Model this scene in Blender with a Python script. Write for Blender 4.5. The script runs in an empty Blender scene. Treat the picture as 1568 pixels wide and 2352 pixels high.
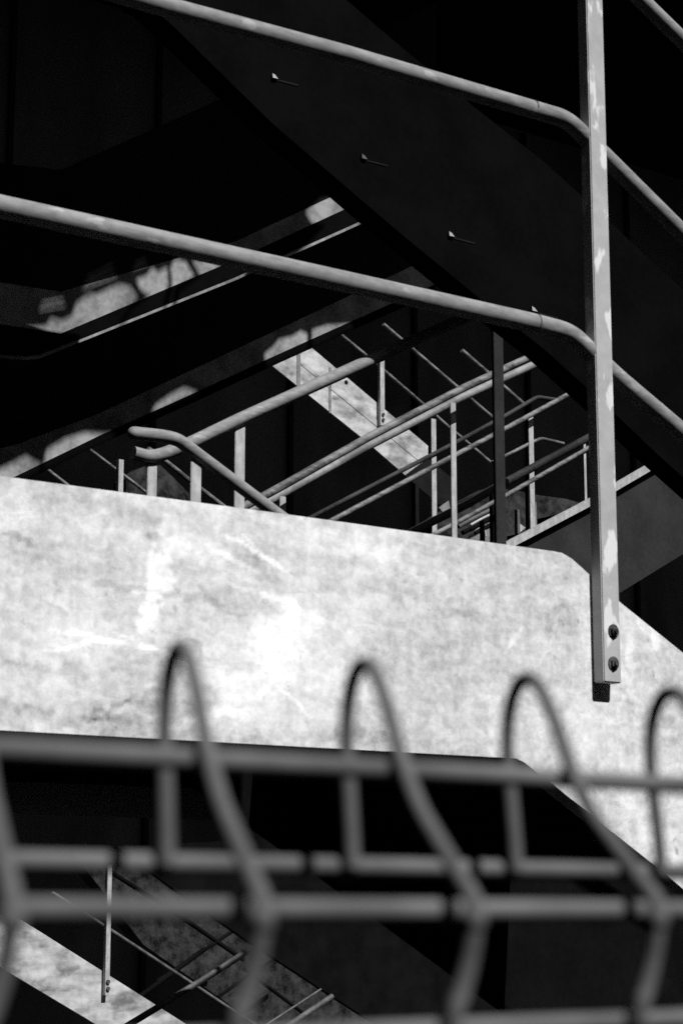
import bpy, bmesh, math, random
from mathutils import Vector, Matrix
from mathutils.geometry import tessellate_polygon
random.seed(7)
SC = bpy.context.scene
COL = SC.collection

# ------------------------------------------------------------------ camera
# world: +X runs along the stairs, +Y away from the fence, Z up, ground at z = 0
F, W0, H0 = 4600.0, 1568.0, 2352.0            # focal length and frame, in sheet units
VPX, HOR = 7100.0, 2100.0                     # where the stair direction vanishes, and the horizon
EYE = Vector((0, 0, 1.6))
PITCH = math.atan((HOR - H0/2)/F)
PHI = math.atan((VPX - W0/2)*math.cos(PITCH)/F)
fwd_h = Vector((math.cos(PHI), math.sin(PHI), 0))
right = Vector((math.sin(PHI), -math.cos(PHI), 0))
fwd = fwd_h*math.cos(PITCH) + Vector((0, 0, 1))*math.sin(PITCH)
up = right.cross(fwd)
cam = bpy.data.cameras.new('camera')
camo = bpy.data.objects.new('camera', cam)
COL.objects.link(camo)
R3 = Matrix((right, up, -fwd)).transposed()
camo.matrix_world = Matrix.Translation(EYE) @ R3.to_4x4()
cam.sensor_fit = 'VERTICAL'
cam.sensor_height = 36
cam.lens = 36*F/H0
cam.clip_start, cam.clip_end = 0.05, 400
cam.dof.use_dof = True
cam.dof.focus_distance = 9.0
cam.dof.aperture_fstop = 19
SC.camera = camo

# ------------------------------------------------------------------ light
SUN = Vector((0.10, -1.0, 1.2)).normalized()
w = bpy.data.worlds.new('World')
SC.world = w
w.use_nodes = True
nt = w.node_tree
bg = nt.nodes['Background']
sky = nt.nodes.new('ShaderNodeTexSky')
sky.sky_type = 'NISHITA'
sky.sun_disc = False
sky.sun_elevation = math.asin(SUN.z)
sky.sun_rotation = math.atan2(SUN.x, SUN.y)
bw = nt.nodes.new('ShaderNodeRGBToBW')        # black and white photograph
nt.links.new(sky.outputs[0], bw.inputs[0])
nt.links.new(bw.outputs[0], bg.inputs['Color'])
bg.inputs['Strength'].default_value = 0.05
sl = bpy.data.lights.new('sun', 'SUN')
sl.energy = 5.0
sl.angle = math.radians(0.5)
slo = bpy.data.objects.new('sun', sl)
COL.objects.link(slo)
slo.rotation_euler = SUN.to_track_quat('Z', 'Y').to_euler()
SC.view_settings.view_transform = 'Standard'
SC.view_settings.look = 'None'
SC.view_settings.exposure = 0.22
SC.view_settings.gamma = 1
SC.cycles.use_denoising = False
SC.cycles.max_bounces = 5

# ------------------------------------------------------------------ materials
def mat(name, lo, hi, scale=8, rough=.6, metallic=0.0, stretch=(1, 1, 1), bump=.1, spec=.3, fine=60, contrast=(.35, .65)):
    m = bpy.data.materials.new(name)
    m.use_nodes = True
    n, l = m.node_tree.nodes, m.node_tree.links
    b = n['Principled BSDF']
    tc = n.new('ShaderNodeTexCoord')
    mp = n.new('ShaderNodeMapping')
    mp.inputs['Scale'].default_value = stretch
    l.new(tc.outputs['Object'], mp.inputs[0])
    n1 = n.new('ShaderNodeTexNoise')
    n1.inputs['Scale'].default_value = scale
    n1.inputs['Detail'].default_value = 6
    n1.inputs['Roughness'].default_value = .6
    l.new(mp.outputs[0], n1.inputs['Vector'])
    n2 = n.new('ShaderNodeTexNoise')
    n2.inputs['Scale'].default_value = fine
    n2.inputs['Detail'].default_value = 4
    l.new(tc.outputs['Object'], n2.inputs['Vector'])
    ad = n.new('ShaderNodeMath'); ad.operation = 'MULTIPLY_ADD'
    l.new(n2.outputs[0], ad.inputs[0]); ad.inputs[1].default_value = .35
    l.new(n1.outputs[0], ad.inputs[2])
    mr = n.new('ShaderNodeMapRange')
    mr.inputs[1].default_value = contrast[0] + .175
    mr.inputs[2].default_value = contrast[1] + .175
    mr.inputs[3].default_value = lo
    mr.inputs[4].default_value = hi
    l.new(ad.outputs[0], mr.inputs[0])
    l.new(mr.outputs[0], b.inputs['Base Color'])
    b.inputs['Roughness'].default_value = rough
    b.inputs['Metallic'].default_value = metallic
    b.inputs['Specular IOR Level'].default_value = spec
    if bump:
        bp = n.new('ShaderNodeBump')
        bp.inputs['Strength'].default_value = bump
        bp.inputs['Distance'].default_value = .004
        l.new(ad.outputs[0], bp.inputs['Height'])
        l.new(bp.outputs[0], b.inputs['Normal'])
    return m

M_rail = mat('zinc_tube', .16, .25, 20, .7, 0, (1, 4, 4), .12, .2)
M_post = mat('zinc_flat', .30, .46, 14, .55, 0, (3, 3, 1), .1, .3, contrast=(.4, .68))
M_chip = mat('chipped_zinc', .33, .40, 14, .55, 0, (1, 1, 1), .1, .3)
M_rail2 = mat('grimy_tube', .05, .19, 9, .6, 0, (.5, 3, 3), .1, .25, contrast=(.38, .62))
M_far = mat('zinc_far_plate', .28, .55, 3.0, .6, 0, (1, 1, 3), .1, .3, 25)
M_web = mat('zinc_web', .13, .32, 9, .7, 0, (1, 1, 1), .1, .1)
M_dull = mat('dull_zinc', .05, .12, 10, .6, 0, (1, 1, 1), .1, .2)
M_dim = mat('shade_zinc', .015, .06, 2.5, .7, 0, (1, 1, 1), .1, .1)  # zinc rails in shade, their dimness put into the colour
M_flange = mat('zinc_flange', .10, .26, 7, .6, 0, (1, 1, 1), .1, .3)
M_dark = mat('dark_paint_shade', .006, .012, 6, .75, 0, (1, 1, 1), .2, .06)  # dark paint, also standing for zinc in shade
M_darker = mat('black_paint_shade', .003, .006, 6, .8, 0, (1, 1, 1), .2, .03)  # black paint, also standing for shade under the decks
M_shade = mat('deep_shade', .0013, .0030, 6, .8, 0, (1, 1, 1), .2, .02)  # near black standing for zinc in deep shade
M_hall = mat('grimy_cladding', .03, .075, .8, .8, 0, (1, 1, .4), .2, .05)
M_char = mat('charcoal_shade', .018, .032, 5, .8, 0, (1, 1, 1), .3, .08)  # shade on steel faces put into the colour
M_wire = mat('coated_wire', .065, .13, 14, .85, 0, (1, 1, 1), .1, .25)
M_render = mat('rough_render', .004, .045, 7, .95, 0, (1, 1, 1), .9, .1, 45)
M_ground = mat('asphalt', .03, .055, 2, .95, 0, (1, 1, 1), .4, .1)
M_bolt = mat('rusty_bolt', .02, .09, 60, .7, 0, (1, 1, 1), .1, .2)

def add_chips(m, scale, lo, hi, amount, stretch, thr=(.60, .66)):
    n, l = m.node_tree.nodes, m.node_tree.links
    b = n['Principled BSDF']
    src = b.inputs['Base Color'].links[0].from_socket
    tc = n.new('ShaderNodeTexCoord'); mp = n.new('ShaderNodeMapping'); mp.inputs['Scale'].default_value = stretch
    t = n.new('ShaderNodeTexNoise'); t.inputs['Scale'].default_value = scale; t.inputs['Detail'].default_value = 3
    l.new(tc.outputs['Object'], mp.inputs[0]); l.new(mp.outputs[0], t.inputs['Vector'])
    r = n.new('ShaderNodeMapRange'); r.interpolation_type = 'SMOOTHSTEP'
    r.inputs[1].default_value, r.inputs[2].default_value = thr
    r.inputs[3].default_value = 0; r.inputs[4].default_value = amount
    l.new(t.outputs[0], r.inputs[0])
    a = n.new('ShaderNodeMath'); l.new(src, a.inputs[0]); l.new(r.outputs[0], a.inputs[1])
    l.new(a.outputs[0], b.inputs['Base Color'])
add_chips(M_chip, 22, 0, 1, .26, (1, 1, .45), (.56, .62))
add_chips(M_rail, 40, 0, 1, .10, (.4, 1, 1), (.62, .68))
add_chips(M_far, 3, 0, 1, -.14, (1, 1, 2), (.52, .62))

# ------------------------------------------------------------------ helpers
def ray(x, y):
    return (fwd + right*((x - W0/2)/F) + up*((H0/2 - y)/F))
def P(x, y, n):                       # sheet point -> world point on the plane Y = n
    d = ray(x, y)
    return EYE + d*(n/d.y)
def PX(x, y, s):                      # -> world point on the plane X = s
    d = ray(x, y)
    return EYE + d*(s/d.x)
def depth(p):
    return (p - EYE).dot(fwd)
def proj(p):
    q = p - EYE
    return (W0/2 + F*q.dot(right)/q.dot(fwd), H0/2 - F*q.dot(up)/q.dot(fwd))

def mesh_obj(name, bm, m, parent=None, smooth=False, bevel=0):
    bmesh.ops.recalc_face_normals(bm, faces=bm.faces)
    if bevel:
        bmesh.ops.bevel(bm, geom=[e for e in bm.edges if e.is_manifold and e.calc_face_angle(0) > .6], offset=bevel, segments=2, affect='EDGES')
    me = bpy.data.meshes.new(name)
    bm.to_mesh(me); bm.free()
    if smooth:
        for p in me.polygons: p.use_smooth = True
        me.set_sharp_from_angle(angle=.7)
    me.materials.append(m)
    o = bpy.data.objects.new(name, me)
    COL.objects.link(o)
    if parent is not None: o.parent = parent
    return o
def tag(o, label=None, cat=None, group=None, kind=None):
    if label: o['label'] = label
    if cat: o['category'] = cat
    if group: o['group'] = group
    if kind: o['kind'] = kind
    return o
def thing(name, label, cat, group=None, loc=(0, 0, 0)):
    o = bpy.data.objects.new(name, None)
    o.empty_display_size = .1
    COL.objects.link(o)
    return tag(o, label, cat, group)
def prism_bm(pts, off, bm=None):
    bm = bm or bmesh.new()
    off = Vector(off)
    a = [bm.verts.new(p) for p in pts]
    b = [bm.verts.new(Vector(p) + off) for p in pts]
    bm.faces.new(a); bm.faces.new(b[::-1])
    k = len(a)
    for i in range(k):
        bm.faces.new((a[i], a[(i+1) % k], b[(i+1) % k], b[i]))
    return bm
def plate(name, px, n, th, m, parent=None, bevel=0):
    return mesh_obj(name, prism_bm([P(x, y, n) for x, y in px], (0, th, 0)), m, parent, bevel=bevel)
def box_bm(x0, x1, y0, y1, z0, z1, bm=None):
    return prism_bm([(x0, y0, z0), (x1, y0, z0), (x1, y1, z0), (x0, y1, z0)], (0, 0, z1 - z0), bm)
def fillet(pts, r, seg=5):
    out = [pts[0]]
    for i in range(1, len(pts) - 1):
        a, b, c = pts[i-1], pts[i], pts[i+1]
        d1 = min(r, (a-b).length*.45); d2 = min(r, (c-b).length*.45)
        p, q = b + (a-b).normalized()*d1, b + (c-b).normalized()*d2
        for k in range(seg + 1):
            t = k/seg
            out.append(p*(1-t)**2 + b*2*t*(1-t) + q*t*t)
    out.append(pts[-1])
    return out
def tube_bm(pts, r, seg=20, bm=None, cap=True):
    bm = bm or bmesh.new()
    rings = []
    T = (pts[1] - pts[0]).normalized()
    ref = Vector((0, 0, 1)) if abs(T.z) < .9 else Vector((0, 1, 0))
    N = (ref - T*ref.dot(T)).normalized()
    for i, p in enumerate(pts):
        if i == 0: t = (pts[1]-pts[0]).normalized()
        elif i == len(pts)-1: t = (pts[-1]-pts[-2]).normalized()
        else: t = ((pts[i+1]-p).normalized() + (p-pts[i-1]).normalized()).normalized()
        N = (N - t*N.dot(t)).normalized()
        B = t.cross(N)
        rings.append([bm.verts.new(p + (N*math.cos(2*math.pi*k/seg) + B*math.sin(2*math.pi*k/seg))*r) for k in range(seg)])
    for a, b in zip(rings, rings[1:]):
        for k in range(seg):
            bm.faces.new((a[k], a[(k+1) % seg], b[(k+1) % seg], b[k]))
    if cap:
        bm.faces.new(rings[0]); bm.faces.new(rings[-1][::-1])
    return bm
def tube(name, px, n, dpx, m, parent=None, bend=.05, seg=20):
    pts = [P(x, y, n) for x, y in px]
    mid = pts[len(pts)//2]
    r = dpx/2*depth(mid)/F
    return mesh_obj(name, tube_bm(fillet(pts, bend), r, seg), m, parent, smooth=True)
def post(name, xl, xr, yref, ytop, ybot, n, dep, m, parent=None, bevel=.0015):
    """upright square tube: bright front face xl..xr at height yref on plane n, depth dep"""
    a, b = P(xl, yref, n), P(xr, yref, n)
    zt, zb = P((xl+xr)/2, ytop, n).z, P((xl+xr)/2, ybot, n).z
    return mesh_obj(name, box_bm(a.x, b.x, n, n + dep, zb, zt), m, parent, bevel=bevel)

# ------------------------------------------------------------------ setting
g = mesh_obj('ground', box_bm(-150, 250, -120, 150, -.2, 0), M_ground)
tag(g, kind='structure')

bld = thing('hall_building', 'black unlit hall wall with an added roof standing behind all the stairs', 'building')
mesh_obj('wall', box_bm(-40, 80, 20, 20.4, 0, 24), M_hall, bld)
mesh_obj('added_sunshade', box_bm(-40, 80, 9.2, 19.99, 12.5, 12.9), M_darker, bld)  # added to keep direct sun off the wall
mesh_obj('sky_blocker', box_bm(-13.3, 5.8, .4, 9.18, 12.5, 12.7), M_darker, bld)  # unseen slab added to cut sky light from above
bm = bmesh.new()
for i in range(-40, 80, 2): box_bm(i, i+.06, 19.93, 19.997, 0, 12.45, bm)
mesh_obj('cladding_rib', bm, M_dark, bld)

opp = thing('sky_wall', 'dark blocks added behind the viewer to stop sky light on the stairs', 'building')
for nm, x0, x1, h in (('tall_block', -30, -.3, 14), ('low_block', -.298, 1.5, 5.3), ('main_block', 1.502, 60, 9.1)):  # unseen blocks, heights shaped to pass sun and stop sky
    wg = mesh_obj(nm, box_bm(x0, x1, -4.6, -4.0, 0, h), M_dark, opp)
    mesh_obj('block_cap', box_bm(x0 + .01, x1 - .01, -4.65, -3.95, h + .002, h + .09), M_char, wg)
end = thing('end_sky_wall', 'dark block added to stop sky light at the left end of the alley', 'building')
mesh_obj('wall', box_bm(-14, -13.4, -3.9, 19.9, 0, 13), M_dark, end)  # unseen block added against sky light from the left
mesh_obj('block_cap', box_bm(-14.1, -13.3, -3.9, 19.9, 13.002, 13.2), M_char, end)

# ------------------------------------------------------------------ near stair
NA = 2.72
stair = thing('steel_stair', 'nearest galvanised stair with wide pale scratched side plate and three round rails', 'stair')
top = [(-260, 1058), (0, 1093), (650, 1180), (1270, 1266)]
topr = [(1290, 1270), (1312, 1283), (1340, 1308), (1425, 1385), (1568, 1500), (1900, 1767), (2300, 2088)]
bot = [(2300, 2655), (1900, 2326), (1500, 1996), (1284, 1824), (1205, 1762), (1185, 1752), (0, 1687), (-260, 1672)]
main_px = top + topr + [(x, y - 10) for x, y in bot]

def near_plate_material():
    m = bpy.data.materials.new('scratched_zinc')
    m.use_nodes = True
    n, l = m.node_tree.nodes, m.node_tree.links
    b = n['Principled BSDF']
    b.inputs['Roughness'].default_value = .6
    b.inputs['Specular IOR Level'].default_value = .25
    tc = n.new('ShaderNodeTexCoord')
    def math_(op, a, c, d=None, clamp=False):
        k = n.new('ShaderNodeMath'); k.operation = op; k.use_clamp = clamp
        for i, v in enumerate((a, c, d)):
            if v is None: continue
            if isinstance(v, (int, float)): k.inputs[i].default_value = v
            else: l.new(v, k.inputs[i])
        return k.outputs[0]
    def noise(scale, detail=5, vec=None, rough=.55, stretch=None, dist=0):
        t = n.new('ShaderNodeTexNoise')
        t.inputs['Scale'].default_value = scale
        t.inputs['Detail'].default_value = detail
        t.inputs['Roughness'].default_value = rough
        t.inputs['Distortion'].default_value = dist
        v = vec or tc.outputs['Object']
        if stretch:
            mp = n.new('ShaderNodeMapping'); mp.inputs['Scale'].default_value = stretch
            l.new(v, mp.inputs[0]); v = mp.outputs[0]
        l.new(v, t.inputs['Vector'])
        return t
    def rng(v, a, c, lo, hi, smooth=True):
        k = n.new('ShaderNodeMapRange')
        if smooth: k.interpolation_type = 'SMOOTHSTEP'
        for i, q in zip((1, 2, 3, 4), (a, c, lo, hi)): k.inputs[i].default_value = q
        l.new(v, k.inputs[0])
        return k.outputs[0]
    val = rng(noise(5, 6).outputs[0], .3, .7, .53, .66)
    val = math_('ADD', val, rng(noise(28, 6, stretch=(1, 1, 1.6), dist=.6).outputs[0], .3, .7, -.08, .08))
    val = math_('ADD', val, rng(noise(30, 4, stretch=(1, 1, .12)).outputs[0], .35, .7, -.03, .035))
    val = math_('ADD', val, rng(noise(16, 5, stretch=(.3, 1, 1.6)).outputs[0], .35, .7, -.045, .045))
    val = math_('ADD', val, rng(noise(75, 4).outputs[0], .3, .7, -.06, .06))
    val = math_('ADD', val, rng(noise(420, 2).outputs[0], .3, .7, -.03, .03))
    # scattered small dark specks and blotches
    val = math_('ADD', val, rng(noise(40, 2).outputs[0], .68, .76, 0, -.14))
    val = math_('ADD', val, rng(noise(11, 4, stretch=(1, 1, 2.2)).outputs[0], .58, .72, 0, -.07))
    # hairline scratches: thin iso-lines of stretched noise
    for sc, st, rot, gate in ((5, (1, 1, 3.2), .35, 9), (6, (1, 1, 3.5), -.5, 7)):
        mp = n.new('ShaderNodeMapping'); mp.inputs['Scale'].default_value = st
        mp.inputs['Rotation'].default_value = (0, rot, 0)
        l.new(tc.outputs['Object'], mp.inputs[0])
        t = noise(sc, 2, mp.outputs[0])
        d = math_('ABSOLUTE', math_('SUBTRACT', t.outputs[0], .5), 0)
        line = rng(d, 0, .006, 1, 0)
        gt = rng(noise(gate, 2).outputs[0], .58, .66, 0, 1)
        val = math_('ADD', val, math_('MULTIPLY', math_('MULTIPLY', line, gt), .10))
    at = n.new('ShaderNodeAttribute'); at.attribute_name = 'wear'
    val = math_('ADD', val, math_('SUBTRACT', at.outputs['Fac'], .5))
    val = math_('MINIMUM', math_('MAXIMUM', val, .12), .95)
    l.new(val, b.inputs['Base Color'])
    bp = n.new('ShaderNodeBump'); bp.inputs['Strength'].default_value = .12; bp.inputs['Distance'].default_value = .003
    l.new(val, bp.inputs['Height']); l.new(bp.outputs[0], b.inputs['Normal'])
    return m
M_near = near_plate_material()
# wear, stains, scratches and a darker lower band of the plate: x, y, half length, half width (sheet units), tilt, amount, softness
marks = [
    (640, 1470, 70, 110, 0, .18, .9), (560, 1580, 80, 60, .1, .15, .9), (690, 1420, 60, 40, .3, .14, .8), (520, 1640, 60, 26, 0, .2, .8), (600, 1540, 260, 200, 0, .07, 1), (360, 1330, 40, 90, .05, .24, .7), (350, 1420, 26, 50, 0, .16, .8),
    (800, 1250, 160, 60, .1, .14, .9), (430, 1250, 80, 60, 0, .14, .9), (160, 1480, 160, 80, 0, .06, .9),
    (240, 1470, 120, 8, .1, .22, .5), (190, 1480, 90, 7, -.25, .22, .5), (350, 1410, 40, 8, -.6, .3, .5),
    (360, 1495, 120, 7, .28, .24, .5), (590, 1270, 90, 7, .35, .26, .5), (545, 1290, 60, 6, .3, .25, .5),
    (600, 1365, 90, 8, .15, .2, .5), (670, 1605, 60, 5, .6, .25, .5), (590, 1260, 50, 6, .6, .22, .5),
    (590, 1300, 90, 26, .42, -.16, .7), (560, 1378, 120, 26, .06, -.13, .6), (440, 1375, 150, 12, .08, -.18, .6),
    (360, 1245, 28, 12, .3, -.26, .6), (45, 1242, 40, 14, .2, -.24, .5), (130, 1365, 14, 34, 0, -.14, .6),
    (270, 1345, 70, 8, .05, -.14, .6), (250, 1635, 60, 9, -.5, -.24, .5), (370, 1625, 110, 30, .06, -.17, .6),
    (205, 1640, 16, 24, 0, -.16, .5), (90, 1535, 130, 15, .12, -.14, .6), (460, 1500, 40, 12, .5, -.22, .6),
    (664, 1555, 2.5, 32, 0, -.18, .4), (420, 1290, 40, 40, 0, -.1, .6), (970, 1370, 40, 24, .1, -.10, .6),
    (1060, 1400, 60, 26, .2, -.06, .7), (1290, 1440, 46, 60, .35, -.12, .25), (1200, 1520, 300, 190, 0, -.04, .9),
    (150, 1130, 400, 34, .13, -.10, .8), (750, 1200, 350, 22, .13, -.10, .8), (300, 1675, 480, 26, .055, -.16, .7),
    (900, 1712, 400, 26, .055, -.13, .7), (150, 1300, 200, 90, 0, -.08, .9), (1180, 1470, 40, 7, -.8, .2, .5), (1260, 1480, 60, 8, -.9, .16, .5),
    (1475, 1430, 60, 14, .75, .16, .6), (1440, 1540, 18, 90, .2, .16, .6), (930, 1330, 10, 12, 0, -.18, .5),
    (850, 1590, 90, 40, 0, .08, .9), (1095, 1765, 14, 12, 0, -.24, .5), (1552, 1950, 7, 9, 0, -.4, .5), (1480, 1890, 120, 40, .7, .12, .9),
]

def near_plate():
    upl = [P(x, y, NA) for x, y in top + topr]
    dnl = [P(x, y - 10, NA) for x, y in bot[::-1]]
    def at(line, x):
        for a, b in zip(line, line[1:]):
            if a.x <= x <= b.x: return a.z + (b.z - a.z)*(x - a.x)/(b.x - a.x)
        return line[-1].z if x > line[-1].x else line[0].z
    x0, x1 = upl[0].x, min(upl[-1].x, dnl[-1].x)
    cols, rows = 760, 96
    xs = sorted([x0 + (x1 - x0)*i/cols for i in range(cols + 1)] + [p.x for p in upl + dnl if x0 < p.x < x1])
    verts, faces, wear = [], [], []
    ms = []
    for x, y, hx, hy, rot, amt, edge in marks:
        c = P(x, y, NA); k = depth(c)/F
        if min(hx, hy) < 13: amt *= .65
        elif amt < 0: amt *= .8
        ms.append((c.x, c.z, hx*k*1.25, hy*k, math.cos(rot), math.sin(rot), amt, edge))
    from mathutils import noise
    for x in xs:
        lo, hi = at(dnl, x), at(upl, x)
        for j in range(rows + 1):
            z = lo + (hi - lo)*j/rows
            verts.append((x, NA, z))
            q = Vector((x*28, 0, z*28))
            wx, wz = noise.noise(q)*.022, noise.noise(q + Vector((31, 7, 5)))*.022
            q2 = q*3
            wx += noise.noise(q2)*.009; wz += noise.noise(q2 + Vector((3, 17, 5)))*.009
            v = .5
            for cx, cz, hx, hz, c, s_, amt, edge in ms:
                f = 1 if hz > .006 else .25
                dx, dz = x + wx*f - cx, z + wz*f - cz
                a, b = (dx*c - dz*s_)/hx, (dx*s_ + dz*c)/hz
                r2 = a*a + b*b
                if r2 < 1.1:
                    t = min(1, max(0, (1.1 - r2)/(edge + .1)))
                    v += amt*t*t*(3 - 2*t)
            wear.append(v)
    m = rows + 1
    for i in range(len(xs) - 1):
        for j in range(rows):
            faces.append((i*m + j, (i+1)*m + j, (i+1)*m + j + 1, i*m + j + 1))
    nv = len(verts)
    e0 = [i*m for i in range(len(xs))]; e1 = [i*m + rows for i in range(len(xs))]
    # rounded upper edge, back and underside
    bk0 = []; bk1 = []; md = []
    for i in e0: bk0.append(len(verts)); verts.append((verts[i][0], NA + .012, verts[i][2])); wear.append(.5)
    for i in e1: md.append(len(verts)); verts.append((verts[i][0], NA + .0015, verts[i][2] + .0004)); wear.append(.4)
    for i in e1: bk1.append(len(verts)); verts.append((verts[i][0], NA + .012, verts[i][2] + .0004)); wear.append(.4)
    for i in range(len(xs) - 1):
        for a, b in ((e1, md), (md, bk1), (bk1, bk0), (bk0, e0)):
            faces.append((a[i], a[i+1], b[i+1], b[i]))
    me = bpy.data.meshes.new('side_plate')
    me.from_pydata(verts, [], faces)
    at_ = me.attributes.new('wear', 'FLOAT', 'POINT')
    at_.data.foreach_set('value', wear)
    me.materials.append(M_near)
    o = bpy.data.objects.new('side_plate', me)
    COL.objects.link(o); o.parent = stair
near_plate()
# folded lower lip of the side plate, leaning back
bm = bmesh.new()
lip_px = bot[::-1]
fr = [P(x, y - 10, NA + .0005) for x, y in lip_px]; bk = [P(x, y + 1, NA + .0005) + Vector((0, .012, -.004)) for x, y in lip_px]
va, vb = [bm.verts.new(p) for p in fr], [bm.verts.new(p) for p in bk]
vc = [bm.verts.new(p + Vector((0, .012, 0))) for p in bk]
vd = [bm.verts.new(p + Vector((0, .004, 0))) for p in bk]
ve = [bm.verts.new(p + Vector((0, .004, .008))) for p in bk]
for i in range(len(fr) - 1):
    for a, b in ((va, vb), (vb, vd), (vd, ve)):
        bm.faces.new((a[i], a[i+1], b[i+1], b[i]))
for v in vc: bm.verts.remove(v)
lf = mesh_obj('lower_flange', bm, M_near, stair)
la = lf.data.attributes.new('wear', 'FLOAT', 'POINT')
la.data.foreach_set('value', [.42]*len(lf.data.vertices))
# deck of the landing and treads of the flight going down, blackened to read as shade
z0 = P(0, 1640, NA).z
xb = P(1270, 1266, NA).x
mesh_obj('landing_deck', box_bm(-3.2, xb, NA + .07, 3.78, z0 + .06, z0 + .10), M_darker, stair)
mesh_obj('far_side_plate', prism_bm([Vector((p.x, 3.80, p.z)) for p in [P(x, y, NA) for x, y in main_px]], (0, .012, 0)), M_darker, stair)
pa, pb = P(1425, 1640, NA), P(1900, 2010, NA)
for i in range(9):
    t = (i + .5)/9
    c = pa.lerp(pb, t)
    mesh_obj('tread', box_bm(c.x - .13, c.x + .13, NA + .02, 3.79, c.z, c.z + .035), M_darker, stair)
# bolted square post
xs0 = P(1359, 1500, NA).x
nf = PX(1385, 1500, xs0).y
xs1 = P(1425, 1500, nf).x
zb_ = PX(1385, 1566, xs0).z
zt_ = P(1400, -330, nf).z
pst = mesh_obj('post', box_bm(xs0, xs1, nf, NA - .002, zb_, zt_), M_chip, stair, bevel=.002)
for y in (1450, 1524):
    c = P(1407, y, nf)
    bm = bmesh.new()
    r = 10.5*depth(c)/F
    tube_bm([c + Vector((0, -.007, 0)), c + Vector((0, .001, 0))], r, 6, bm)
    tube_bm([c + Vector((0, -.002, 0)), c + Vector((0, .001, 0))], r*1.55, 24, bm)
    tube_bm([c + Vector((0, -.011, 0)), c + Vector((0, -.006, 0))], r*.5, 12, bm)
    mesh_obj('bolt', bm, M_bolt, pst)
NR = nf + .019
def near_rail(px, dpx, jx):
    pts = [P(x, y, NR) for x, y in px]
    pts.append(pts[-1] + (pts[-1] - pts[-2]).normalized()*1.6)
    r = dpx/2*depth(P(700, 400, NR))/F
    o = mesh_obj('rail', tube_bm(fillet(pts, .03, 5), r, 32), M_rail, stair, smooth=True)
    c = P(jx[0], jx[1], NR); d = (pts[1] - pts[0]).normalized()
    mesh_obj('joint', tube_bm([c - d*.0022, c + d*.0022], r*1.01, 32), M_bolt, o)
    return o
near_rail([(-300, -184), (375, 14), (784, 123), (1219, 250), (1301, 274), (1399, 370), (1568, 538), (1800, 769)], 46, (1222, 250))
near_rail([(-300, 408), (0, 474), (784, 645), (1224, 742), (1308, 764), (1414, 866), (1568, 996), (1800, 1192)], 49, (1228, 743))
near_rail([(-300, -820), (784, -395), (1320, -150), (1471, 0), (1568, 95), (1800, 322)], 44, (1228, -190))

# ------------------------------------------------------------------ walkway behind the near landing
wk = thing('rear_walkway', 'black walkway slab hidden behind the pale near side plate', 'walkway')
mesh_obj('slab', box_bm(-3.2, 9, 3.86, 9.6, 2.12, 2.22), M_darker, wk)  # blackened so the underside reads as shade

# ------------------------------------------------------------------ overhead flight B (dark, descending right)
NB = 3.9
Bf = thing('overhead_flight', 'dark stair flight slanting down across the upper right behind the near rails', 'stair')
bedge = [(250, -75), (400, 62), (625, 283), (900, 520), (1100, 685), (1250, 803), (1390, 930), (1505, 1040), (1700, 1215), (2150, 1605)]
btop = [(x, y - 430) for x, y in bedge]
plate('side_plate', bedge + btop[::-1], NB, .012, M_shade, Bf)  # plate colour carries the deep shade on this flight
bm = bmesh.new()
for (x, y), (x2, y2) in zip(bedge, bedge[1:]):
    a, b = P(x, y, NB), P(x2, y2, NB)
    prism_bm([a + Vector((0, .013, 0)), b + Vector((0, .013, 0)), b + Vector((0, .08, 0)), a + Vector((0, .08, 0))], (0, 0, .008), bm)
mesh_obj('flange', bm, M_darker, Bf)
brk = [(630, 175), (835, 360), (1035, 538), (1225, 710)]
for k, (x, y) in enumerate(brk):
    bm = prism_bm([P(x-4, y-7, NB-.008), P(x+2, y-3, NB-.008), P(x+9, y+6, NB-.008), P(x-3, y+3, NB-.008)], (0, .0075, 0))
    br = mesh_obj('tread_bracket', bm, M_post if k != 1 else M_dull, Bf)
    a = P(x+8, y+7, NB-.002); b = P(x+55, y+19, NB-.002)
    mesh_obj('tread_edge', prism_bm([a, b, b + Vector((0, 0, -.004)), a + Vector((0, 0, -.004))], (0, .0018, 0)), M_dark, Bf)
for i in range(-2, 7):
    a, b = P(630 + 205*i, 95 + 182*i, NB), None
    mesh_obj('tread', box_bm(a.x, a.x + .29, NB + .02, NB + .3, a.z - .02, a.z + .015), M_dark, Bf)

# ------------------------------------------------------------------ flights rising to the right on the left side (F)
NF = 4.8
Ff = thing('rising_flight', 'dark stair flight on the left with a sunlit patch above its black painted shade band', 'stair')
L1 = [(-120, 728), (65, 754), (140, 766), (540, 597), (840, 458), (1000, 384)]
L2 = [(-120, 812), (60, 826), (95, 822), (540, 644), (790, 532), (1000, 437)]
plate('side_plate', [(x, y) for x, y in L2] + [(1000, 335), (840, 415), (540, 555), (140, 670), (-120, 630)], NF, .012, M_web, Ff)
plate('shaded_web', [(-120, 629), (140, 669), (540, 554), (840, 414), (1000, 334), (1000, 10), (140, 390), (-120, 360)], NF + .002, .012, M_dark, Ff)  # upper web darkened to hold the shade in its colour
plate('shade_bar', L1 + [(x, y - 9) for x, y in L2][::-1], NF - .003, .003, M_shade, Ff)  # strip coloured as the dark shade band along the web
for i in range(8):
    a = P(140 + 110*i, 670 - 50*i, NF)
    mesh_obj('tread', box_bm(a.x, a.x + .27, NF + .02, NF + .3, a.z, a.z + .03), M_dark, Ff)
NG = 5.9
Fg = thing('rising_flight', 'second dark flight on the left, its edge running down to the near plate', 'stair')
L3 = [(-200, 1205), (41, 1092), (228, 1001), (430, 910), (636, 815), (780, 750), (1000, 652)]
L4 = [(x, y + 21) for x, y in L3]
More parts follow.
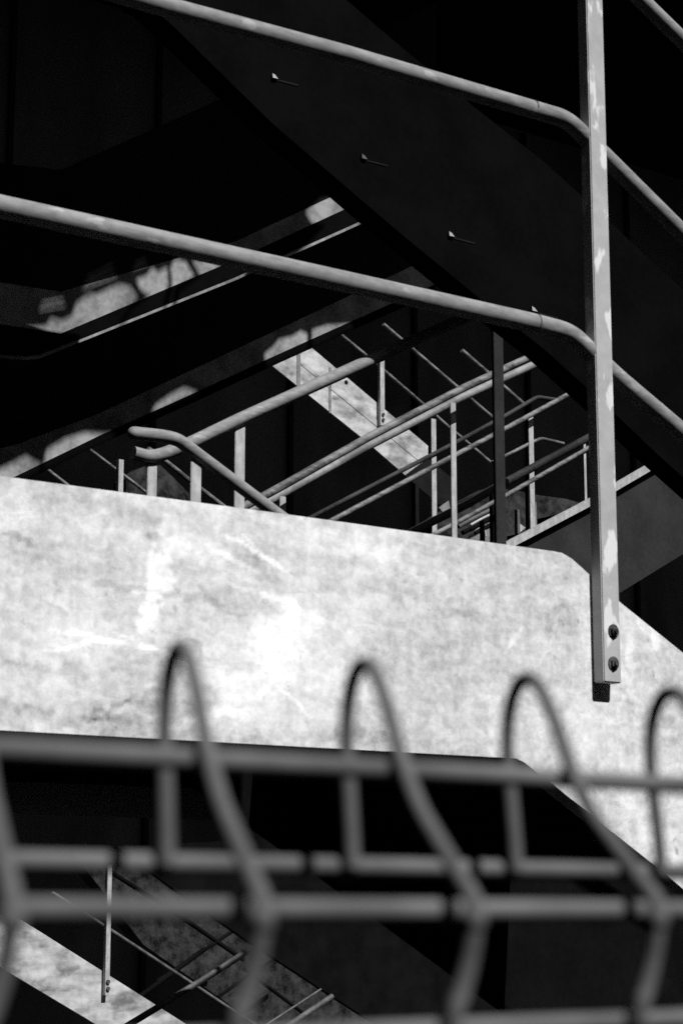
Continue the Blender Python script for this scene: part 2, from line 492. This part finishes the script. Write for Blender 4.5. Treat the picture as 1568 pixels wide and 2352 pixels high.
plate('side_plate', L4 + [(1000, 585), (780, 690), (430, 855), (228, 950), (41, 1020), (-200, 1080)], NG, .012, M_web, Fg)
plate('shaded_web', [(-200, 1079), (41, 1019), (228, 949), (430, 854), (780, 689), (1000, 584), (1000, 330), (600, 500), (-200, 850)], NG + .002, .012, M_dark, Fg)  # same web, its shaded upper part painted dark
plate('shade_bar', L3 + L4[::-1], NG - .003, .003, M_shade, Fg)  # shade along the lower edge painted as a strip
for i in range(10):
    a = P(-60 + 95*i, 1010 - 43*i, NG)
    mesh_obj('tread', box_bm(a.x, a.x + .27, NG + .02, NG + .4, a.z, a.z + .03), M_dark, Fg)

# ------------------------------------------------------------------ unseen decks added to shade the flights
def shadow_deck(name, outer, holes, z, th, m, parent):
    loops = [[Vector((p[0], p[1], z)) for p in outer]] + [[Vector((p.x, p.y, z)) for p in h] for h in holes]
    tris = tessellate_polygon(loops)
    bm = bmesh.new()
    fl = [p for lp in loops for p in lp]
    a = [bm.verts.new(p) for p in fl]
    b = [bm.verts.new(p - Vector((0, 0, th))) for p in fl]
    for t in tris:
        try:
            bm.faces.new([a[i] for i in t]); bm.faces.new([b[i] for i in t][::-1])
        except ValueError: pass
    k = 0
    for lp in loops:
        q = len(lp)
        for i in range(q):
            bm.faces.new((a[k+i], a[k+(i+1) % q], b[k+(i+1) % q], b[k+i]))
        k += q
    return mesh_obj(name, bm, m, parent)
def sunproj(p, z):
    return p + SUN*((z - p.z)/SUN.z)
dk = thing('shade_deck', 'added shade plate, openings cut to light patches on the left flights', 'walkway')
ZD = 1.6 + 3.4
pF = [
    [(70, 842), (92, 842), (264, 766), (300, 700), (318, 682), (300, 656), (272, 650), (222, 674), (205, 672), (176, 694), (166, 725), (140, 735), (118, 728), (108, 748), (60, 752)],
    [(276, 762), (334, 737), (372, 712), (386, 655), (384, 612), (362, 622), (350, 612), (336, 632), (312, 640), (322, 662), (344, 680), (300, 712)],
    [(340, 736), (394, 713), (402, 664), (448, 634), (428, 600), (402, 592), (392, 612), (396, 655), (382, 706)],
    [(402, 712), (556, 650), (566, 612), (530, 588), (440, 594), (462, 634), (412, 668)],
    [(668, 598), (800, 545), (868, 468), (832, 432), (790, 440), (762, 446), (735, 452), (700, 486), (716, 512), (745, 520)],
]
pG = [
    [(-60, 1155), (88, 1088), (96, 1066), (60, 1046), (30, 1062), (-60, 1104)],
    [(98, 1086), (268, 1006), (256, 994), (196, 992), (150, 1006), (108, 1032)],
    [(345, 950), (456, 903), (450, 896), (424, 888), (392, 904), (358, 928)],
    [(612, 846), (704, 805), (706, 764), (690, 758), (672, 770), (640, 778), (628, 794), (606, 812)],
    [(716, 800), (812, 755), (804, 742), (750, 744), (716, 756)],
]
holesF = [[sunproj(P(x, y, NF), ZD) for x, y in q] for q in pF]  # openings are the wanted lit patches carried along the sun
holesG = [[sunproj(P(x, y, NG), ZD + .2) for x, y in q] for q in pG]
# thin slots give the half-lit fringe over the first patch
for x0, y0, x1, y1, cnt in ((92, 712, 150, 702, 2), (190, 664, 268, 634, 3), (306, 618, 340, 606, 2)):
    for k in range(cnt):
        yy = -k*13
        q = [(x0 + 6*k, y0 + yy), (x1 - 4*k, y1 + yy), (x1 - 4*k, y1 + yy - 6), (x0 + 6*k, y0 + yy - 6)]
        holesF.append([sunproj(P(x, y, NF), ZD) for x, y in q])
oF = [sunproj(P(x, y, NF), ZD) for x, y in ((-400, 950), (60, 880), (560, 680), (1040, 460), (1040, -100), (140, 300), (-400, 300))]
oG = [sunproj(P(x, y, NG), ZD + .2) for x, y in ((-400, 1330), (41, 1125), (430, 940), (780, 780), (1040, 660), (1040, 260), (600, 450), (-400, 780))]
shadow_deck('shade_sheet', [(p.x, p.y) for p in oF], holesF, ZD, .004, M_darker, dk)
dk3 = thing('shade_deck', 'added shade plate, openings cut to light patches on the farther left flight', 'walkway')
shadow_deck('shade_sheet', [(p.x, p.y) for p in oG], holesG, ZD + .2, .004, M_darker, dk3)

up2 = thing('sky_slab', 'unseen slab added to block sky light above the left flights', 'blocker')
mesh_obj('slab', box_bm(-3.5, 3.6, 5.25, 8.6, 1.6 + 4.5, 1.6 + 4.62), M_darker, up2)  # added only to block sky light, out of view
# ------------------------------------------------------------------ rails just behind the near plate
def rail_thing(label):
    return thing('guard_rail', label, 'railing', 'guard rails behind the pale side plate')
r1 = rail_thing('thick rail with rounded end, level then bending down to the right')
tube('rail', [(308, 995), (402, 1005), (432, 1027), (625, 1172), (900, 1375)], 4.0, 31, M_rail, r1, .07)
e = P(308, 995, 4.0)
bm = bmesh.new(); bmesh.ops.create_uvsphere(bm, u_segments=16, v_segments=10, radius=15.5*depth(e)/F, matrix=Matrix.Translation(e))
mesh_obj('end_cap', bm, M_rail, r1, smooth=True)
post('post', 439, 463, 1100, 1048, 1620, 4.0, .008, M_post, r1)
r2 = rail_thing('long rail rising right from a kinked end, bright at left, dark at right')
tube('rail', [(306, 1040), (352, 1052), (425, 1024), (550, 963), (800, 850), (1050, 737), (1200, 669)], 4.12, 30, M_rail, r2, .05)
post('post', 540, 563, 1060, 975, 1640, 4.12, .008, M_post, r2)
post('post', 339, 361, 1110, 1066, 1640, 4.12, .008, M_post, r2)
r3 = rail_thing('double rail rising right across the pale distant plate, two tubes side by side')
tube('rail', [(500, 1196), (640, 1121), (846, 1004), (1062, 892), (1233, 812), (1340, 756)], 6.0, 18, M_rail2, r3)
tube('rail', [(500, 1214), (640, 1139), (846, 1024), (1062, 912), (1233, 834), (1340, 780)], 6.12, 19, M_flange, r3)
post('post', 1036, 1048, 1060, 925, 1700, 6.1, .008, M_post, r3)
post('post', 643, 657, 1160, 1140, 1690, 6.1, .008, M_post, r3)
pp = thing('dark_post', 'tall dark square post in front of the crossing rails, left of the bright near post', 'post')
post('upright', 1135, 1157, 900, 560, 1640, 5.0, .014, M_char, pp)  # post in shade, the shade put into its colour
r4 = rail_thing('thin bright rail rising right below the double rail')
tube('rail', [(640, 1260), (765, 1194), (1033, 1052), (1163, 983), (1317, 899), (1400, 854)], 8.0, 12, M_rail2, r4)
post('post', 1215, 1226, 1060, 950, 1580, 8.05, .008, M_post, r4)
r4b = rail_thing('dim thin rail with a small kink at its upper right end')
tube('rail', [(560, 1270), (719, 1186), (1049, 1015), (1160, 955), (1233, 912), (1279, 919)], 8.6, 10, M_dim, r4b, .03)
post('post', 991, 1002, 1060, 962, 1640, 8.6, .008, M_post, r4b)
r5 = rail_thing('rail above the lowest pair, grey at left and black at right')
tube('rail', [(860, 1268), (992, 1198), (1073, 1158), (1141, 1118), (1342, 1010), (1420, 966)], 6.6, 19, M_dim, r5)
r6 = rail_thing('thin bright rail running just over the pale sloping flange')
tube('rail', [(960, 1247), (1049, 1200), (1163, 1137), (1347, 1031), (1420, 989)], 7.2, 11, M_rail2, r6)
post('post', 1341, 1346, 1090, 1010, 1190, 7.2, .02, M_post, r6, 0)
r7 = rail_thing('short kinked bright rail right of the tall dark post')
tube('rail', [(1130, 1062), (1160, 1047), (1225, 1014), (1242, 1007), (1293, 1019)], 9.0, 8, M_rail2, r7, .03)

# ------------------------------------------------------------------ flight C: face painted as shaded, with lit top flange
NC = 5.7
Cf = thing('shaded_flight', 'stair flight with shade painted on its face and a pale top flange, right of centre behind the bright post', 'stair')
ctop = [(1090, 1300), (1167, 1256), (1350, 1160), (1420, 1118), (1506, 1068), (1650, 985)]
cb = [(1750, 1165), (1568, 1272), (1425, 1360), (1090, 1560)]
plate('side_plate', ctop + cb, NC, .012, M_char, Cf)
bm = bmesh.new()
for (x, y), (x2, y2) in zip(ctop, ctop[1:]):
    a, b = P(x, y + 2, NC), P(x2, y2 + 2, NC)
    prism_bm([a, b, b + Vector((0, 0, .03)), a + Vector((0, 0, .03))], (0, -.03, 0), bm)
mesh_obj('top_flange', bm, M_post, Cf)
for i in range(7):
    a = P(1110 + 70*i, 1320 - 41*i, NC)
    mesh_obj('tread', box_bm(a.x, a.x + .26, NC + .02, NC + .8, a.z - .12, a.z - .09), M_dark, Cf)

# small braces and gussets crowded under the rails
bc = thing('brace_cluster', 'small crossing braces and pale gusset plates just above the near plate beside the dark post', 'bracing')
plate('gusset', [(1072, 1240), (1112, 1196), (1138, 1178), (1140, 1250), (1085, 1262)], 9.4, .01, M_flange, bc)
plate('gusset', [(1097, 1222), (1114, 1207), (1117, 1232)], 9.1, .01, M_post, bc)
plate('gusset', [(1187, 1198), (1206, 1212), (1190, 1226)], 9.1, .01, M_post, bc)
plate('gusset', [(1008, 1166), (1030, 1150), (1034, 1172), (1018, 1178)], 9.1, .01, M_flange, bc)
plate('gusset', [(1130, 1150), (1141, 1142), (1141, 1165)], 9.1, .01, M_flange, bc)
tube('brace', [(1052, 1210), (1092, 1188), (1140, 1164)], 8.9, 10, M_dull, bc)
tube('brace', [(1062, 1224), (1100, 1205), (1146, 1181)], 8.7, 11, M_darker, bc)
tube('brace', [(1090, 1225), (1146, 1195)], 8.7, 9, M_darker, bc)
tube('brace', [(1080, 1206), (1110, 1189), (1140, 1176)], 9.0, 6, M_post, bc)
tube('brace', [(1066, 1222), (1092, 1208)], 9.0, 7, M_post, bc)
post('brace', 1131, 1139, 1200, 1130, 1300, 8.5, .03, M_darker, bc)
post('brace', 1108, 1113, 1200, 1195, 1300, 8.6, .03, M_darker, bc)
post('brace', 1188, 1194, 1200, 1170, 1300, 9.0, .03, M_dull, bc)
post('brace', 1222, 1232, 1180, 1152, 1300, 8.9, .03, M_flange, bc)
post('brace', 1213, 1219, 1180, 1110, 1300, 8.8, .03, M_darker, bc)
post('brace', 954, 962, 1160, 1110, 1260, 9.2, .03, M_dark, bc)

# ------------------------------------------------------------------ distant stair E
NE = 13.7
E = thing('distant_stair', 'distant galvanised flight in the centre, pale plate slanting down right with a bolted post', 'stair')
epx = [(470, 590), (712, 795), (983, 1025), (983, 1050), (955, 1062), (972, 1128), (909, 1075), (838, 1012), (638, 851), (470, 713)]
plate('side_plate', [(470, 590), (712, 795), (983, 1024), (983, 1052), (930, 1092), (838, 1012), (638, 851), (470, 713)], NE, .015, M_far, E, bevel=.003)
plate('side_plate', [(930, 1093), (983, 1053), (1040, 1101), (1040, 1180), (1000, 1152)], NE + .004, .012, M_dark, E)  # lower end of the plate, painted dark as its shaded part
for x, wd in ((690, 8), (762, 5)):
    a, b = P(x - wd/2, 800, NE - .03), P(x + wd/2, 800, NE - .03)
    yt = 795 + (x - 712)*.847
    mesh_obj('shadow_band', box_bm(a.x, b.x, NE - .006, NE - .001, P(x, yt + 112, NE).z, P(x, yt + 8, NE).z), M_flange, E)  # darker strips standing for vertical shadow bands on the plate
a1, a2 = P(690, 822, NE), P(968, 1050, NE)
bm = prism_bm([a1, a2, a2 + Vector((0, 0, -.06)), a1 + Vector((0, 0, -.06))], (0, -.004, 0))
mesh_obj('rib', bm, M_far, E, bevel=.0015)
c = P(795, 878, NE - .003)
mesh_obj('hole', tube_bm([c, c + Vector((0, .0025, 0))], .019, 16), M_darker, E)
pe = post('post', 873, 883, 900, 826, 977, NE - .05, .035, M_post, E)
for y in (952, 964):
    c = P(879, y, NE - .051)
    mesh_obj('bolt', tube_bm([c + Vector((0, -.012, 0)), c], .014, 8), M_bolt, pe)
tube('rail', [(700, 702), (813, 794), (864, 836), (982, 938), (1028, 980), (1060, 1006), (1127, 1063)], NE, 8, M_rail2, E)
tube('rail', [(880, 745), (976, 827), (1058, 897), (1130, 959)], NE, 9, M_rail2, E)
tube('rail', [(1060, 805), (1157, 889), (1201, 928)], NE, 10, M_rail2, E)

# thin rails on the left
lr = thing('distant_railing', 'thin distant rails slanting down right at the left, just above the near plate', 'railing')
tube('rail', [(180, 1012), (207, 1033), (331, 1127), (420, 1195)], 11.5, 8, M_rail2, lr)
tube('rail', [(85, 1058), (103, 1074), (148, 1109), (220, 1165)], 11.5, 9, M_rail2, lr)
tube('rail', [(340, 1030), (382, 1061), (431, 1100), (492, 1147), (560, 1200)], 9.5, 12, M_rail2, lr)
post('post', 273, 284, 1100, 1055, 1300, 11.4, .04, M_post, lr)

# ------------------------------------------------------------------ lower left distant stair and dark parapet
E2 = thing('lower_stair', 'distant pale stair plate slanting down right in the bottom left corner behind the fence', 'stair')
plate('side_plate', [(-250, 1920), (49, 2112), (355, 2306), (600, 2462), (600, 2590), (200, 2341), (24, 2236), (-250, 2064)], NE, .015, M_far, E2, bevel=.003)
p2 = post('post', 244, 254, 2180, 1975, 2286, NE - .05, .04, M_post, E2)
for y in (2255, 2271):
    c = P(248, y, NE - .051)
    mesh_obj('bolt', tube_bm([c + Vector((0, -.012, 0)), c], .016, 8), M_bolt, p2)
tube('rail', [(120, 2050), (210, 2107), (425, 2248), (509, 2304), (620, 2376)], NE + .4, 8, M_dull, E2)
r8 = thing('guard_rail', 'dull rail rising right across the bottom left behind the fence', 'railing')
tube('rail', [(180, 2425), (301, 2351), (425, 2276), (490, 2236), (565, 2187)], 10.5, 15, M_dull, r8)
r9 = thing('guard_rail', 'pair of short parallel rails at the bottom edge left of centre', 'railing')
tube('rail', [(560, 2388), (639, 2336), (737, 2272)], 12.0, 5, M_dull, r9)
tube('rail', [(620, 2383), (690, 2337), (763, 2288)], 12.0, 13, M_dull, r9)

G = thing('parapet_stair', 'large dark panel sided stair at the bottom centre behind the fence', 'stair')
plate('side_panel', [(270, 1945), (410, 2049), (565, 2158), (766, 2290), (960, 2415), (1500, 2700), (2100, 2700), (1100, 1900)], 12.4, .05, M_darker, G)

# rough rendered walls seen through the stairs, with bars in front of them
w1 = thing('rendered_wall', 'grey rough rendered wall behind thin dark bars at the bottom left', 'wall')
plate('wall', [(170, 1960), (430, 1990), (900, 2330), (880, 2500), (640, 2500), (560, 2330), (430, 2240), (330, 2170)], 16.0, .2, M_render, w1)
for px, d in (([(250, 2000), (400, 2095), (560, 2205)], 11), ([(560, 2225), (700, 2330)], 9), ([(360, 2255), (450, 2195), (540, 2135)], 9), ([(500, 2290), (610, 2215), (680, 2170)], 8), ([(320, 2290), (470, 2180)], 12)):
    tube('bar', px, 15.6, d, M_darker, w1, seg=10)
w2 = thing('rendered_wall', 'small grey rough rendered wall showing under the kinked rail at the left', 'wall')
plate('wall', [(290, 1100), (330, 1072), (368, 1068), (400, 1098), (450, 1150), (450, 1220), (290, 1220)], 14.3, .2, M_render, w2)
w3 = thing('rendered_wall', 'grey rough rendered wall showing above the pale flange near the bright post', 'wall')
plate('wall', [(1130, 1118), (1180, 1126), (1240, 1138), (1300, 1146), (1340, 1158), (1420, 1180), (1420, 1320), (1000, 1320), (1000, 1190), (1070, 1150)], 14.3, .2, M_render, w3)

# ------------------------------------------------------------------ wire fence with rolled top, close to the camera
fence = thing('wire_fence', 'out of focus grey wire fence with rolled hairpin tops across the foreground', 'fence')
NFR = .30
sL = P(600, 2075, NFR).x
prof_px = [(810, 1996), (806, 1900), (799, 1780), (796, 1700), (799, 1625), (808, 1570), (822, 1535), (838, 1525), (856, 1536), (876, 1580), (900, 1660), (922, 1745), (960, 1850), (1002, 1925), (1050, 2005), (1078, 2050), (1088, 2074), (1090, 2110), (1077, 2205), (1056, 2290), (1040, 2360)]
s2 = P(1087, 2080, NFR).x
# the loops are skewed: the rear leg stands half a pitch further along than the front wire
pitch = s2 - sL
nb0 = NFR*1.235
sb = s2 + .475*pitch
pn = Vector((nb0 - NFR, -(sb - s2), 0))
pc = Vector((s2, NFR, 0))
def on_skew(x, y):
    d = ray(x, y)
    return EYE + d*((pc - EYE).dot(pn)/d.dot(pn))
prof = [on_skew(x, y) for x, y in prof_px]
for i, k in ((18, .0008), (19, .0014), (20, .002)):
    prof[i] = P(prof_px[i][0], prof_px[i][1], NFR + k)      # below the crease the wire leans sideways
last = prof[-1]
prof += [last + Vector((0, .004, -.03)), last + Vector((0, .004, -.3)), Vector((last.x, last.y + .004, .02))]
def smooth_path(pts, k=3):
    out = []
    for i in range(len(pts) - 1):
        p0, p1, p2, p3 = pts[max(i-1, 0)], pts[i], pts[i+1], pts[min(i+2, len(pts)-1)]
        for j in range(k):
            t = j/k
            out.append(.5*((2*p1) + (p2-p0)*t + (2*p0-5*p1+4*p2-p3)*t*t + (3*p1-p0-3*p2+p3)*t**3))
    out.append(pts[-1])
    return out
rw = .0018
sp = smooth_path(prof)
hb_ = tube_bm([p - Vector((s2, 0, 0)) for p in sp], rw, 12)
for q, rr in ((min(prof[:22], key=lambda p: p.y), .0023), (prof[0] + Vector((0, .003, 0)), .0021)):
    bmesh.ops.create_icosphere(hb_, subdivisions=2, radius=rr, matrix=Matrix.Translation(q - Vector((s2, 0, 0))) @ Matrix.Diagonal((1.1, 1, 1.4, 1)))
base = mesh_obj('hairpin_wire', hb_, M_wire, fence, smooth=True)
pitch = s2 - sL
base.location.x = s2
print('fence pitch', pitch, 'n back', prof[0].y, 'front', min(p.y for p in prof))
for k in list(range(-8, 0)) + list(range(1, 14)):
    o = base.copy(); COL.objects.link(o); o.parent = fence
    o.location.x = s2 + k*pitch
nb = prof[0].y
def cross(y, x, n, r=rw):
    p = P(x, y, n)
    mesh_obj('cross_wire', tube_bm([Vector((p.x - .9, n, p.z)), Vector((p.x - .3, n, p.z)), Vector((p.x + .4, n, p.z)), Vector((p.x + 1.2, n, p.z))], r, 12), M_wire, fence, smooth=True)
    return p
n1 = min(prof, key=lambda p: abs(proj(p)[1] - 1750) + (0 if p.y < nb - .01 else 999)).y
cross(1752, 600, n1 + .0042, .0022)
cross(1990, 800, nb + .0045, .0021)
cross(2090, 1080, NFR + .0105, .0020)
pz = cross(2364, 1000, prof[20].y + .004)
for i in range(1, 9):
    zz = pz.z - .15*i
    if zz > .05:
        mesh_obj('cross_wire', tube_bm([Vector((-.9, last.y + .01, zz)), Vector((1.3, last.y + .01, zz))], rw, 10), M_wire, fence, smooth=True)
